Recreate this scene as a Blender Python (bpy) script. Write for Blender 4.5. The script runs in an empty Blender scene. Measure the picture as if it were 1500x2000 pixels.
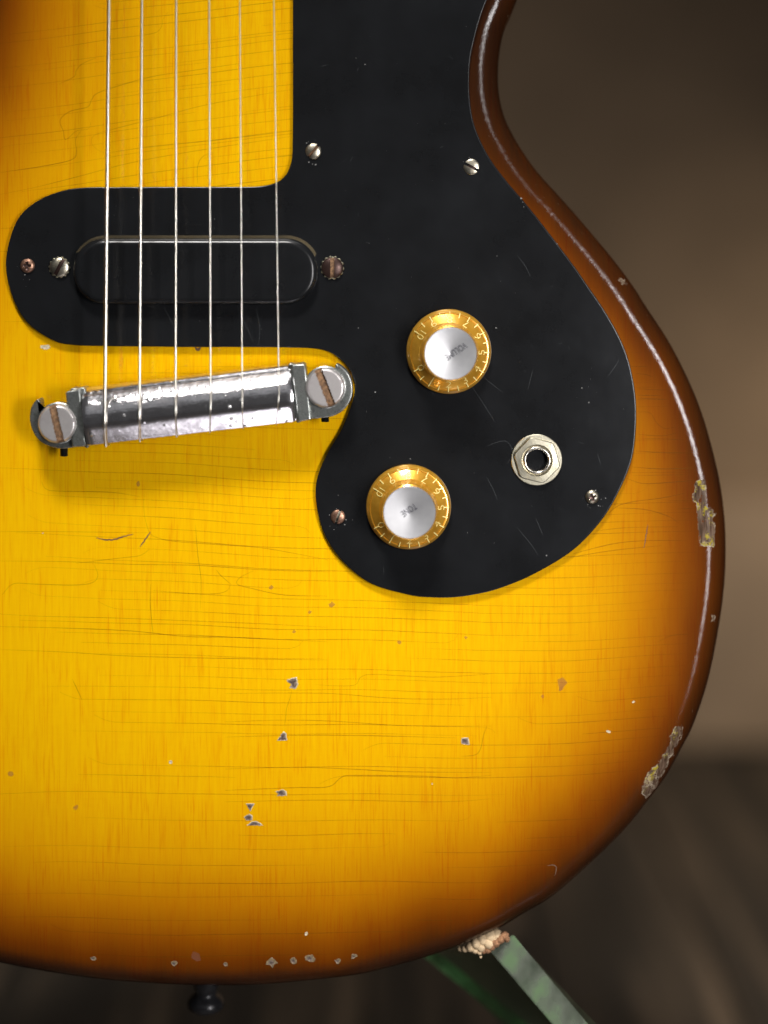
import bpy, bmesh, math, random
import numpy as np
from mathutils import Vector, Matrix
from mathutils.geometry import delaunay_2d_cdt

# ------------------------------------------------------------------ scale
# The guitar is measured in units of 0.15 mm ("u"): x to the right, y down the face, h out of the face.
S = 0.00015
X0, Y0, ZC = 715.0, 500.0, 0.315          # point of the face straight ahead of the lens; lens height above the floor
D = 3333.0                                # lens to face, in u
SC = bpy.context.scene
COL = SC.collection
random.seed(7)
rng = np.random.default_rng(7)

def W(x, y, h=0.0):
    return Vector(((x - X0) * S, -h * S, ZC + (Y0 - y) * S))

def true_xy(x, y, h):
    """where on the instrument a feature standing h above the face is, given where it is sighted"""
    k = 1 - h / D
    return X0 + (x - X0) * k, Y0 + (y - Y0) * k

# ------------------------------------------------------------------ camera
cam = bpy.data.cameras.new('camera')
cam_o = bpy.data.objects.new('camera', cam); COL.objects.link(cam_o)
cam_o.location = (0, -D * S, ZC)
cam_o.rotation_euler = (math.radians(90), 0, 0)
cam.sensor_width = 36; cam.sensor_fit = 'AUTO'
cam.lens = 36 * (D * S) / (2000 * S)
cam.shift_x = (750 - X0) / 2000
cam.shift_y = -(1000 - Y0) / 2000
cam.clip_start = 0.01; cam.clip_end = 50
cam.dof.use_dof = True
cam.dof.focus_distance = (D - 25) * S
cam.dof.aperture_fstop = 2.2
SC.camera = cam_o

# ------------------------------------------------------------------ world, lamps, exposure
world = bpy.data.worlds.new('World'); SC.world = world
world.use_nodes = True
bg = world.node_tree.nodes['Background']
bg.inputs[0].default_value = (0.85, 0.92, 1.0, 1)
bg.inputs[1].default_value = 0.016

def area(name, loc, target, sx, sy, power, color=(1, 1, 1), spread=180):
    l = bpy.data.lights.new(name, 'AREA')
    l.shape = 'RECTANGLE'; l.size = sx; l.size_y = sy
    l.energy = power; l.color = color; l.spread = math.radians(spread)
    o = bpy.data.objects.new(name, l); COL.objects.link(o)
    o.location = loc
    o.rotation_euler = (Vector(target) - Vector(loc)).to_track_quat('-Z', 'Y').to_euler()
    return o

fc = W(700, 900)
area('overhead_softbox', (-0.14, -0.80, 1.55), W(620, 1400), 0.42, 0.28, 0.62, (1, 0.97, 0.93), 22)
area('side_softbox', (0.345, -0.545, 0.285), W(1100, 1080), 0.11, 0.20, 0.42, (1, 0.97, 0.97), 70)
area('upper_side_softbox', (0.345, -0.545, 0.455), W(1000, 350), 0.12, 0.11, 0.055, (1, 0.97, 0.95), 80)
area('lower_side_softbox', (0.345, -0.545, 0.115), W(1300, 1250), 0.10, 0.13, 0.15, (1, 0.97, 0.97), 80)
area('overhead_fill', (0.05, -0.10, 1.15), (0.0, -0.05, 0.3), 0.7, 0.5, 0.4, (1, 0.98, 0.96), 60)  # added overhead fill, there for the reflection on top of the bridge bar
area('low_fill', (0.0, -0.135, 0.012), W(400, 790), 0.5, 0.09, 0.016, (0.97, 0.93, 1.0), 26)  # added fill from below, gives the bar's lower face its pale reflection
area('room_fill', (-0.2, -1.7, 1.30), W(600, 900), 2.2, 0.9, 0.6, (0.95, 0.97, 1.0), 120)  # added dim fill behind the camera, reflected by chrome and pickguard
area('wall_fill', (0.48, 0.42, 0.27), (0.33, 0.58, 0.09), 0.22, 0.16, 0.60, (1, 0.88, 0.72), 125)  # added out-of-view fill that brightens the lower wall and far floor
SC.view_settings.view_transform = 'Standard'
SC.view_settings.look = 'None'
SC.view_settings.exposure = 0
SC.view_settings.gamma = 1

# ------------------------------------------------------------------ object helpers
WLOC = {}
def empty(name, loc, parent=None):
    o = bpy.data.objects.new(name, None); COL.objects.link(o)
    o.empty_display_size = 0.01
    WLOC[o.name] = Vector(loc)
    o.location = Vector(loc) - (WLOC[parent.name] if parent else Vector())
    o.parent = parent
    return o

def mk(name, verts, faces, mats, parent=None, smooth=True, sharp=35, fmat=None, attrs=None, kind=None, label=None):
    """one mesh object; verts in world coordinates; its origin goes to the middle of its bounds"""
    V = np.array([tuple(v) for v in verts], dtype=np.float64)
    c = (V.min(0) + V.max(0)) / 2
    me = bpy.data.meshes.new(name)
    me.from_pydata((V - c).tolist(), [], faces)
    if not isinstance(mats, (list, tuple)): mats = [mats]
    for m in mats: me.materials.append(m)
    if fmat is not None: me.polygons.foreach_set('material_index', np.array(fmat, dtype=np.int32))
    if attrs:
        for k, a in attrs.items():
            at = me.attributes.new(k, 'FLOAT', 'POINT'); at.data.foreach_set('value', np.array(a, dtype=np.float32))
    bm = bmesh.new(); bm.from_mesh(me)
    bmesh.ops.recalc_face_normals(bm, faces=bm.faces)
    bm.to_mesh(me); bm.free()
    if smooth:
        me.polygons.foreach_set('use_smooth', [True] * len(me.polygons))
        me.set_sharp_from_angle(angle=math.radians(sharp))
    me.update()
    o = bpy.data.objects.new(name, me); COL.objects.link(o)
    c = Vector(c)
    WLOC[o.name] = c
    if parent:
        o.parent = parent; o.location = c - WLOC[parent.name]
    else:
        o.location = c
    if kind: o['kind'] = kind
    if label: o['label'] = label
    return o

def sheet_up(name, verts, faces, mats, parent, **k):
    """open sheets keep their facing towards the viewer side"""
    o = mk(name, verts, faces, mats, parent, **k)
    me = o.data
    if sum(p.normal.y * p.area for p in me.polygons) > 0: me.flip_normals()
    return o

def smooth_curve(pts, step=4.0, closed=True):
    """Catmull-Rom through pts, resampled evenly"""
    P = np.array(pts, float); n = len(P); out = []
    rngi = range(n) if closed else range(n - 1)
    for i in rngi:
        if closed: p0, p1, p2, p3 = P[(i - 1) % n], P[i], P[(i + 1) % n], P[(i + 2) % n]
        else: p0, p1, p2, p3 = P[max(i - 1, 0)], P[i], P[i + 1], P[min(i + 2, n - 1)]
        for t in np.linspace(0, 1, 16, endpoint=False):
            out.append(0.5 * ((2 * p1) + (-p0 + p2) * t + (2 * p0 - 5 * p1 + 4 * p2 - p3) * t ** 2 + (-p0 + 3 * p1 - 3 * p2 + p3) * t ** 3))
    if not closed: out.append(P[-1])
    O = np.array(out)
    Q = np.vstack([O, O[:1]]) if closed else O
    seg = np.linalg.norm(np.diff(Q, axis=0), axis=1); s = np.concatenate([[0], np.cumsum(seg)])
    m = max(8, int(s[-1] / step))
    t = np.linspace(0, s[-1], m, endpoint=not closed)
    return np.stack([np.interp(t, s, Q[:, 0]), np.interp(t, s, Q[:, 1])], 1)

def blur_closed(P, it=3):
    for _ in range(it):
        P = 0.5 * P + 0.25 * (np.roll(P, 1, 0) + np.roll(P, -1, 0))
    return P

def area2(P):
    x, y = P[:, 0], P[:, 1]
    return 0.5 * np.sum(x * np.roll(y, -1) - y * np.roll(x, -1))

def inward_normals(P):
    T = np.roll(P, -1, 0) - np.roll(P, 1, 0)
    T /= np.linalg.norm(T, axis=1)[:, None] + 1e-9
    N = np.stack([-T[:, 1], T[:, 0]], 1)
    if area2(P) < 0: N = -N
    return N

def in_poly(P, Q):
    x, y = P[:, 0], P[:, 1]; r = np.zeros(len(P), bool)
    n = len(Q); j = n - 1
    for i in range(n):
        xi, yi = Q[i]; xj, yj = Q[j]
        c = ((yi > y) != (yj > y)) & (x < (xj - xi) * (y - yi) / (yj - yi + 1e-12) + xi)
        r ^= c; j = i
    return r

def dist_poly(P, Q, chunk=2000):
    A = Q; B = np.roll(Q, -1, 0); AB = B - A; L = (AB ** 2).sum(1) + 1e-12
    out = np.empty(len(P))
    for s in range(0, len(P), chunk):
        p = P[s:s + chunk, None, :]
        t = np.clip(((p - A) * AB).sum(2) / L, 0, 1)
        d = np.linalg.norm(p - (A + t[..., None] * AB), axis=2)
        out[s:s + chunk] = d.min(1)
    return out

def plate(name, outline, h0, h1, mats, parent, bevel=3.0, nb=3, **k):
    """a flat plate with a rounded upper edge; outline in u"""
    P = np.array(outline, float); N = inward_normals(P); n = len(P)
    rings = [(0, h0)]
    for i in range(nb + 1):
        a = i / nb * math.pi / 2
        rings.append((bevel * (1 - math.cos(a)), h1 - bevel + bevel * math.sin(a)))
    verts = []; faces = []
    rings.append((bevel + 1.5, h1))
    for ins, h in rings:
        for q in P + N * ins: verts.append(W(q[0], q[1], h))
    for r in range(len(rings) - 1):
        for i in range(n):
            j = (i + 1) % n
            faces.append((r * n + i, r * n + j, (r + 1) * n + j, (r + 1) * n + i))
    top = [(len(rings) - 1) * n + i for i in range(n)]
    faces.append(top); faces.append(list(range(n))[::-1])
    o = mk(name, verts, faces, mats, parent, **k)
    bm = bmesh.new(); bm.from_mesh(o.data)
    r_ = bmesh.ops.triangulate(bm, faces=[f for f in bm.faces if len(f.verts) > 4])
    for f in r_['faces']: f.smooth = False
    bm.to_mesh(o.data); bm.free()
    return o

def lathe_verts(profile, seg, cx, cy, cap=True):
    """profile of (r,h); axis out of the face"""
    verts = []; faces = []
    for r, h in profile:
        for i in range(seg):
            a = 2 * math.pi * i / seg
            verts.append(W(cx + r * math.cos(a), cy - r * math.sin(a), h))
    n = len(profile)
    for k in range(n - 1):
        for i in range(seg):
            j = (i + 1) % seg
            faces.append((k * seg + i, k * seg + j, (k + 1) * seg + j, (k + 1) * seg + i))
    if cap and profile[0][0] > 0: faces.append(list(range(seg)))
    if cap and profile[-1][0] > 0: faces.append([(n - 1) * seg + i for i in range(seg)])
    return verts, faces

def lathe(name, profile, seg, cx, cy, mat, parent, cap=True, **k):
    p = [(max(r, 0.05), h) for r, h in profile]
    v, f = lathe_verts(p, seg, cx, cy, cap)
    return mk(name, v, f, mat, parent, **k)

# ------------------------------------------------------------------ material helpers
class NT:
    def __init__(s, name):
        s.m = bpy.data.materials.new(name); s.m.use_nodes = True
        s.t = s.m.node_tree; s.b = s.t.nodes['Principled BSDF']; s.out = s.t.nodes['Material Output']
    def n(s, typ, **k):
        nd = s.t.nodes.new(typ)
        for a, v in k.items(): setattr(nd, a, v)
        return nd
    def l(s, a, b): s.t.links.new(a, b)
    def set(s, **k):
        for a, v in k.items():
            s.b.inputs[a.replace('_', ' ')].default_value = v
        return s
    def coord(s, scale, which='Object'):
        tc = s.n('ShaderNodeTexCoord'); mp = s.n('ShaderNodeMapping')
        s.l(tc.outputs[which], mp.inputs[0]); mp.inputs['Scale'].default_value = scale
        return mp.outputs[0]
    def noise(s, vec, scale=1.0, detail=3.0, rough=0.5, dist=0.0):
        nd = s.n('ShaderNodeTexNoise'); s.l(vec, nd.inputs['Vector'])
        nd.inputs['Scale'].default_value = scale; nd.inputs['Detail'].default_value = detail
        nd.inputs['Roughness'].default_value = rough; nd.inputs['Distortion'].default_value = dist
        return nd.outputs['Fac']
    def math(s, op, a, b=None, c=None, clamp=False):
        nd = s.n('ShaderNodeMath', operation=op); nd.use_clamp = clamp
        for i, v in enumerate((a, b, c)):
            if v is None: continue
            if isinstance(v, (int, float)): nd.inputs[i].default_value = v
            else: s.l(v, nd.inputs[i])
        return nd.outputs[0]
    def ramp(s, fac, stops, interp='LINEAR'):
        nd = s.n('ShaderNodeValToRGB'); cr = nd.color_ramp; cr.interpolation = interp
        while len(cr.elements) < len(stops): cr.elements.new(0.5)
        for e, (p, c) in zip(cr.elements, stops):
            e.position = p; e.color = (*c, 1) if len(c) == 3 else c
        s.l(fac, nd.inputs[0]); return nd.outputs[0]
    def rng(s, v, a, b, c=0.0, d=1.0):
        nd = s.n('ShaderNodeMapRange'); s.l(v, nd.inputs[0])
        for i, q in enumerate((a, b, c, d)): nd.inputs[i + 1].default_value = q
        return nd.outputs[0]
    def mix(s, fac, a, b, mode='MIX'):
        nd = s.n('ShaderNodeMix', data_type='RGBA', blend_type=mode)
        for sock, v in ((nd.inputs[0], fac), (nd.inputs[6], a), (nd.inputs[7], b)):
            if isinstance(v, (int, float)): sock.default_value = v
            elif isinstance(v, tuple): sock.default_value = (*v, 1)
            else: s.l(v, sock)
        return nd.outputs[2]
    def bump(s, height, strength=0.2, dist=0.0001, normal=None):
        nd = s.n('ShaderNodeBump'); s.l(height, nd.inputs['Height'])
        nd.inputs['Strength'].default_value = strength; nd.inputs['Distance'].default_value = dist
        if normal: s.l(normal, nd.inputs['Normal'])
        return nd.outputs[0]
    def attr(s, name):
        nd = s.n('ShaderNodeAttribute'); nd.attribute_name = name; return nd.outputs['Fac']
    def col(s, v): s.l(v, s.b.inputs['Base Color']); return s
    def rgh(s, v): s.l(v, s.b.inputs['Roughness']); return s
    def nrm(s, v, coat=False):
        s.l(v, s.b.inputs['Normal'])
        if coat: s.l(v, s.b.inputs['Coat Normal'])
        return s

U = 1 / S   # multiplies metres to u

def mat_lacquer():
    t = NT('sunburst_lacquer')
    d = t.attr('edge_dist'); wear = t.attr('wear')
    c = t.coord((U, U, U))
    # wood grain runs along the strings
    gv = t.coord((U / 5.5, U / 40, U / 150)); g1 = t.noise(gv, 1, 4, 0.6)
    gv2 = t.coord((U / 3.4, U / 40, U / 85)); g2 = t.noise(gv2, 1, 4, 0.6)
    gh = t.noise(t.coord((U / 70, U / 40, U / 2.6)), 1, 2, 0.5)
    gv3 = t.coord((U / 160, U / 60, U / 420)); g3 = t.noise(gv3, 1, 2, 0.5)
    gv4 = t.coord((U / 1.6, U / 40, U / 30)); g4 = t.noise(gv4, 1, 2, 0.6)
    dd = t.math('ADD', d, t.math('MULTIPLY', t.math('SUBTRACT', g3, 0.5), 60))
    dd = t.math('ADD', dd, t.math('MULTIPLY', t.math('SUBTRACT', g1, 0.5), 22))
    burst = t.ramp(t.math('DIVIDE', dd, 600.0, clamp=True), [
        (0.00, (0.024, 0.0085, 0.003)), (0.055, (0.060, 0.0165, 0.002)), (0.105, (0.130, 0.032, 0.001)), (0.17, (0.235, 0.068, 0.001)),
        (0.28, (0.43, 0.163, 0.001)), (0.43, (0.62, 0.300, 0.001)), (0.64, (0.75, 0.412, 0.001)), (1.0, (0.83, 0.48, 0.001))])
    streak = t.math('MULTIPLY', t.rng(g2, 0.50, 0.78), t.rng(t.noise(t.coord((U / 60, U / 60, U / 200)), 1, 3, 0.6), 0.35, 0.65, 0.35, 1.3), clamp=True)
    col = t.mix(t.math('MULTIPLY', streak, 0.8), burst, t.mix(1.0, burst, (0.86, 0.48, 0.6), 'MULTIPLY'))
    col = t.mix(t.rng(g1, 0.35, 0.75, 0.0, 0.6), col, t.mix(1.0, col, (0.90, 0.72, 0.7), 'MULTIPLY'))
    col = t.mix(t.rng(g4, 0.5, 0.8, 0.0, 0.22), col, t.mix(1.0, col, (0.8, 0.68, 0.7), 'MULTIPLY'))
    col = t.mix(t.rng(gh, 0.45, 0.75, 0.0, 0.13), col, t.mix(1.0, col, (0.88, 0.80, 0.7), 'MULTIPLY'))
    # worn edge: bare wood with a ragged lacquer lip
    wn = t.noise(c, 0.075, 6, 0.62); wn2 = t.noise(c, 0.05, 3, 0.6)
    w = t.math('ADD', wear, t.math('MULTIPLY', t.math('SUBTRACT', wn, 0.5), 22))
    left_on = t.math('SUBTRACT', t.noise(t.coord((U / 9, U / 9, U / 16)), 1, 5, 0.7), 0.40)
    w = t.math('MAXIMUM', w, t.math('MULTIPLY', left_on, -28.0))
    bare = t.math('LESS_THAN', w, 0.0)
    lip = t.math('LESS_THAN', t.math('ABSOLUTE', w), 1.1)
    wood = t.ramp(t.noise(t.coord((U / 4, U / 4, U / 40)), 1, 4, 0.6), [(0.3, (0.035, 0.019, 0.011)), (0.5, (0.085, 0.052, 0.034)), (0.7, (0.165, 0.112, 0.078))])
    yel = t.math('MULTIPLY', t.rng(wn2, 0.51, 0.58), t.rng(d, 27, 38))
    wood = t.mix(yel, wood, (0.30, 0.235, 0.02))
    col = t.mix(bare, col, wood)
    col = t.mix(t.math('MULTIPLY', lip, t.rng(wn2, 0.45, 0.6, 0.05, 0.7)), col, (0.36, 0.30, 0.22))
    # small nicks all over the rounded edge
    nick = t.math('MULTIPLY', t.rng(t.noise(c, 0.07, 6, 0.75), 0.69, 0.72), t.rng(d, 40, 26))
    col = t.mix(t.math('MULTIPLY', nick, 0.6), col, (0.30, 0.22, 0.15))
    t.col(col)
    t.set(Roughness=0.45, Specular_IOR_Level=0.02, Coat_Weight=0.9, Coat_IOR=1.5)
    t.l(t.math('SUBTRACT', 0.62, t.math('MULTIPLY', bare, 0.57)), t.b.inputs['Coat Weight'])
    cr = t.rng(t.noise(c, 0.012, 4, 0.6), 0.3, 0.7, 0.045, 0.10); t.l(cr, t.b.inputs['Coat Roughness'])
    hgt = t.math('ADD', t.noise(t.coord((U / 90, U / 90, U / 30)), 1, 3, 0.6), t.math('MULTIPLY', bare, -1.0))
    hgt = t.math('ADD', hgt, t.math('MULTIPLY', t.noise(c, 0.12, 3, 0.6), 0.12))
    edgeb = t.math('MULTIPLY', t.noise(c, 0.06, 5, 0.7), t.rng(d, 60, 40))
    t.nrm(t.bump(edgeb, 0.42, 0.00025, t.bump(hgt, 0.35, 0.00006)), True)
    return t.m

def mat_black_plastic(name, base=0.011, r0=0.16, r1=0.36):
    t = NT(name); c = t.coord((U, U, U))
    n1 = t.noise(c, 0.006, 5, 0.62); n2 = t.noise(t.coord((U / 2, U / 30, U / 90)), 1, 3, 0.6)
    t.col(t.ramp(n1, [(0.3, (base * 0.9, base * 0.93, base * 1.0)), (0.7, (base * 1.35, base * 1.45, base * 1.62))]))
    t.rgh(t.math('ADD', t.rng(n1, 0.3, 0.7, r0, r1), t.math('MULTIPLY', n2, 0.06)))
    t.set(Specular_IOR_Level=0.32)
    t.nrm(t.bump(t.noise(c, 0.008, 2, 0.5), 0.08, 0.0003))
    return t.m

def mat_metal(name, c0, c1, r0=0.2, r1=0.45, metal=1.0, scale=0.08, lo=0.35, hi=0.65, bump=0.15):
    t = NT(name); c = t.coord((U, U, U)); n = t.noise(c, scale, 5, 0.65)
    t.col(t.ramp(n, [(lo, c0), (hi, c1)])); t.rgh(t.rng(n, lo, hi, r1, r0))
    t.set(Metallic=metal)
    t.nrm(t.bump(t.noise(c, scale * 3, 3, 0.6), bump, 0.0001))
    return t.m

def mat_chrome(name, streak, wob):
    t = NT(name); c = t.coord((U, U, U))
    pit = t.n('ShaderNodeTexVoronoi'); t.l(c, pit.inputs['Vector']); pit.inputs['Scale'].default_value = 0.055
    pm = t.rng(pit.outputs['Distance'], 0.10, 0.22, 1.0, 0.0)
    sel = t.rng(t.noise(c, 0.03, 3, 0.6), 0.48, 0.60)
    pm = t.math('MULTIPLY', pm, sel)
    tc_ = t.n('ShaderNodeTexCoord'); m1 = t.n('ShaderNodeMapping'); m2 = t.n('ShaderNodeMapping')
    m1.inputs['Rotation'].default_value = (0, math.radians(6.6), 0); m2.inputs['Scale'].default_value = (U / 75, U / 9, U / 9)
    t.l(tc_.outputs['Object'], m1.inputs[0]); t.l(m1.outputs[0], m2.inputs[0]); rotc = m2.outputs[0]
    lines = t.noise(rotc, 1, 4, 0.7)
    dull = t.noise(c, 0.03, 5, 0.7)
    col = t.ramp(dull, [(0.35, (0.52, 0.50, 0.52)), (0.6, (0.84, 0.82, 0.84))])
    col = t.mix(t.math('MULTIPLY', pm, 0.6), col, (0.85, 0.84, 0.8))
    t.col(col)
    t.rgh(t.math('ADD', t.rng(dull, 0.35, 0.7, 0.20, 0.06), t.math('MULTIPLY', pm, 0.2)))
    t.set(Metallic=0.96)
    b1 = t.bump(t.noise(c, 0.018, 3, 0.6), wob, 0.0012)
    t.nrm(t.bump(t.math('ADD', t.math('MULTIPLY', pm, 1.0), t.math('MULTIPLY', lines, streak)), 0.5, 0.0002, b1))
    return t.m

def mat_simple(name, col, rough=0.5, metal=0.0, var=0.25, scale=0.1, **k):
    t = NT(name); c = t.coord((U, U, U)); n = t.noise(c, scale, 4, 0.6)
    t.col(t.ramp(n, [(0.3, tuple(v * (1 - var) for v in col)), (0.7, tuple(min(1, v * (1 + var)) for v in col))]))
    t.set(Roughness=rough, Metallic=metal, **k)
    return t.m

def mat_film(name, col, opacity):
    """a thin tinted line that lets most of what is under it through"""
    t = NT(name); tr = t.n('ShaderNodeBsdfTransparent'); mx = t.n('ShaderNodeMixShader')
    n = t.noise(t.coord((U, U, U)), 0.008, 4, 0.65)
    t.l(t.rng(n, 0.3, 0.7, opacity * 0.6, min(1, opacity * 1.25)), mx.inputs[0])
    t.set(Base_Color=(*col, 1), Roughness=0.6, Specular_IOR_Level=0.1)
    t.l(tr.outputs[0], mx.inputs[1]); t.l(t.b.outputs[0], mx.inputs[2]); t.l(mx.outputs[0], t.out.inputs[0])
    return t.m

M_LAC = mat_lacquer()
M_GUARD = mat_black_plastic('black_guard_plastic', 0.0080, 0.12, 0.18)
M_PICKUP = mat_black_plastic('black_cover_plastic', 0.0075, 0.15, 0.25)
M_CHROME = mat_chrome('pitted_chrome', 1.0, 0.22)
M_CHROME2 = mat_chrome('rubbed_chrome', 0.12, 0.07)
M_LUG = mat_metal('dull_lug_metal', (0.12, 0.13, 0.12), (0.44, 0.46, 0.44), 0.22, 0.46, 0.85, 0.06, 0.3, 0.65, 0.3)
M_STUD = mat_metal('brushed_nickel', (0.50, 0.46, 0.46), (0.74, 0.71, 0.69), 0.30, 0.42, 0.7, 0.02, 0.3, 0.7, 0.1)
M_RUST = mat_metal('orange_rust', (0.045, 0.022, 0.013), (0.31, 0.175, 0.085), 0.8, 0.95, 0, 0.16, 0.32, 0.68, 0.8)
M_SCREW = mat_metal('tarnished_nickel', (0.20, 0.16, 0.11), (0.66, 0.62, 0.50), 0.25, 0.5, 1, 0.10, 0.3, 0.62, 0.3)
M_SCREWRUST = mat_metal('rusty_screw_steel', (0.10, 0.04, 0.025), (0.42, 0.25, 0.17), 0.3, 0.55, 0.8, 0.12, 0.3, 0.7, 0.4)
M_SCREWDARK = mat_metal('dark_oxidised_steel', (0.03, 0.015, 0.012), (0.085, 0.05, 0.042), 0.3, 0.5, 0.7, 0.06, 0.3, 0.7, 0.3)
M_WASHER = mat_metal('old_brass_nickel', (0.35, 0.30, 0.18), (0.78, 0.74, 0.55), 0.25, 0.45, 1, 0.1, 0.3, 0.6, 0.2)
M_JACK = mat_metal('creamy_nickel', (0.34, 0.29, 0.18), (0.80, 0.75, 0.58), 0.30, 0.45, 1, 0.07, 0.22, 0.5, 0.25)
M_JACKIN = mat_metal('polished_nickel', (0.55, 0.5, 0.42), (0.85, 0.82, 0.74), 0.2, 0.3, 1, 0.05, 0.3, 0.6, 0.05)
M_DARK = mat_simple('hollow_black', (0.004, 0.004, 0.004), 0.8, 0, 0.2)
M_BLKSCREW = mat_simple('blackened_steel', (0.02, 0.02, 0.02), 0.45, 0.6, 0.4)
M_DIRT = mat_film('grease_film', (0.12, 0.095, 0.055), 0.6)

def mat_amber():
    t = NT('amber_gold_plastic'); c = t.coord((U, U, U)); n = t.noise(c, 0.04, 4, 0.6)
    t.col(t.ramp(n, [(0.3, (0.62, 0.30, 0.025)), (0.7, (0.78, 0.42, 0.05))]))
    t.set(Metallic=0.55, Roughness=0.30, Coat_Weight=1.0, Coat_Roughness=0.05, Coat_IOR=1.5)
    t.nrm(t.bump(t.noise(c, 0.15, 2, 0.5), 0.06, 0.0002))
    return t.m
M_AMBER = mat_amber()
M_DIGIT = mat_simple('pale_yellow_paint', (0.84, 0.70, 0.24), 0.4, 0, 0.15)

def mat_cap():
    t = NT('spun_aluminium')
    tg = t.n('ShaderNodeTangent', direction_type='RADIAL', axis='Y')
    t.l(tg.outputs[0], t.b.inputs['Tangent'])
    n = t.noise(t.coord((U, U, U)), 0.03, 3, 0.5)
    t.col(t.ramp(n, [(0.3, (0.66, 0.66, 0.68)), (0.7, (0.80, 0.80, 0.81))]))
    t.set(Metallic=0.8, Roughness=0.34, Anisotropic=0.3)
    return t.m
M_CAP = mat_cap()
M_PRINT = mat_simple('faded_black_print', (0.035, 0.035, 0.05), 0.6, 0, 0.5, 0.3)
M_CRACK = mat_film('lacquer_crack_line', (0.17, 0.065, 0.002), 0.45)
M_SCRATCH = mat_film('pale_scratch', (0.32, 0.34, 0.35), 0.15)
M_SPECK = mat_simple('pale_dust', (0.20, 0.20, 0.19), 0.6, 0, 0.6, 0.4)
M_CHIPRIM = mat_simple('lifted_lacquer_rim', (0.55, 0.47, 0.32), 0.3, 0, 0.5, 0.3)
M_CHIPEDGE = mat_simple('dirty_lacquer_rim', (0.19, 0.14, 0.08), 0.4, 0, 0.6, 0.3)
M_CHIP = mat_simple('bare_grey_wood', (0.17, 0.125, 0.10), 0.6, 0, 0.85, 0.22)
M_CHIPCORE = mat_simple('shaded_chip_wood', (0.075, 0.05, 0.038), 0.7, 0, 0.6, 0.3)  # chip core wood, with the chip's small shadow painted into its colour
M_GASH = mat_simple('dark_gash', (0.12, 0.06, 0.03), 0.7, 0, 0.4, 0.3)
M_SMUDGE = mat_film('faint_smudge', (0.26, 0.11, 0.07), 0.35)

def mat_string(name, wound):
    t = NT(name); c = t.coord((U, U, U))
    n = t.noise(c, 0.05, 3, 0.6)
    t.col(t.ramp(n, [(0.3, (0.82, 0.76, 0.64)), (0.7, (0.96, 0.93, 0.86))]))
    t.set(Metallic=1.0, Roughness=0.28)
    if wound:
        w = t.n('ShaderNodeTexWave', wave_type='BANDS', bands_direction='Z')
        t.l(t.coord((U, U, U)), w.inputs['Vector']); w.inputs['Scale'].default_value = 0.19
        t.nrm(t.bump(w.outputs['Fac'], 0.10, 0.00005))
    return t.m
M_WOUND = mat_string('wound_string_metal', False)
M_PLAIN = mat_string('plain_string_steel', False)

# ------------------------------------------------------------------ setting: floor of planks, wall, skirting
WALL_Y = 0.605
def mat_floorwood():
    t = NT('dark_floor_wood'); c = t.coord((1 / 0.02, 1 / 0.45, 1 / 0.02)); n = t.noise(c, 1, 5, 0.65)
    info = t.n('ShaderNodeObjectInfo')
    col = t.ramp(n, [(0.30, (0.006, 0.0045, 0.003)), (0.50, (0.026, 0.019, 0.012)), (0.70, (0.13, 0.088, 0.054))])
    col = t.mix(t.rng(info.outputs['Random'], 0, 1, 0.0, 0.55), col, t.mix(1.0, col, (0.40, 0.42, 0.40), 'MULTIPLY'))
    t.col(col); t.set(Roughness=0.6)
    t.nrm(t.bump(n, 0.3, 0.002))
    return t.m
M_FLOOR = mat_floorwood()
M_SUB = mat_simple('dark_subfloor', (0.012, 0.010, 0.008), 0.9, 0, 0.3, 0.001)
M_WALL = mat_simple('brown_wall_paint', (0.215, 0.145, 0.085), 0.85, 0, 0.22, 0.0014)
M_SKIRT = mat_simple('brown_skirting_paint', (0.27, 0.19, 0.12), 0.8, 0, 0.2, 0.0014)

def box(name, lo, hi, mat, parent=None, bev=0.0, **k):
    x0, y0, z0 = lo; x1, y1, z1 = hi
    bm = bmesh.new()
    vs = [bm.verts.new(p) for p in ((x0, y0, z0), (x1, y0, z0), (x1, y1, z0), (x0, y1, z0), (x0, y0, z1), (x1, y0, z1), (x1, y1, z1), (x0, y1, z1))]
    for f in ((0, 3, 2, 1), (4, 5, 6, 7), (0, 1, 5, 4), (1, 2, 6, 5), (2, 3, 7, 6), (3, 0, 4, 7)): bm.faces.new([vs[i] for i in f])
    if bev: bmesh.ops.bevel(bm, geom=list(bm.edges), offset=bev, segments=1, affect='EDGES')
    bm.verts.index_update()
    o = mk(name, [v.co.copy() for v in bm.verts], [[v.index for v in f.verts] for f in bm.faces], mat, parent, smooth=False, **k)
    bm.free(); return o

floor = box('floor', (-1.4, -0.9, -0.03), (1.4, WALL_Y + 0.02, -0.004), M_SUB)
floor['kind'] = 'structure'
pw = 0.078
i = 0
x = -1.4
while x < 1.39:
    w = pw * random.uniform(0.96, 1.04)
    ys = [-0.9, random.uniform(-0.6, 0.3), WALL_Y]
    for a, b in zip(ys, ys[1:]):
        box('plank', (x + 0.0008, a + 0.0008, -0.0038), (x + w - 0.0008, b - 0.0008, random.uniform(-0.0005, 0.0005)), M_FLOOR, floor, 0.0009)
    x += w
wall = box('wall', (-1.4, WALL_Y + 0.001, 0.0005), (1.4, WALL_Y + 0.06, 1.5), M_WALL); wall['kind'] = 'structure'
sk = box('skirting_board', (-1.4, WALL_Y - 0.014, 0.001), (1.4, WALL_Y + 0.0006, 0.160), M_SKIRT, wall, 0.003)

# ------------------------------------------------------------------ the guitar
guitar = empty('guitar', W(400, 1925, -115))
guitar['label'] = 'worn sunburst electric guitar body with black pickguard, chrome bridge and two gold knobs'
guitar['category'] = 'guitar'

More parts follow.
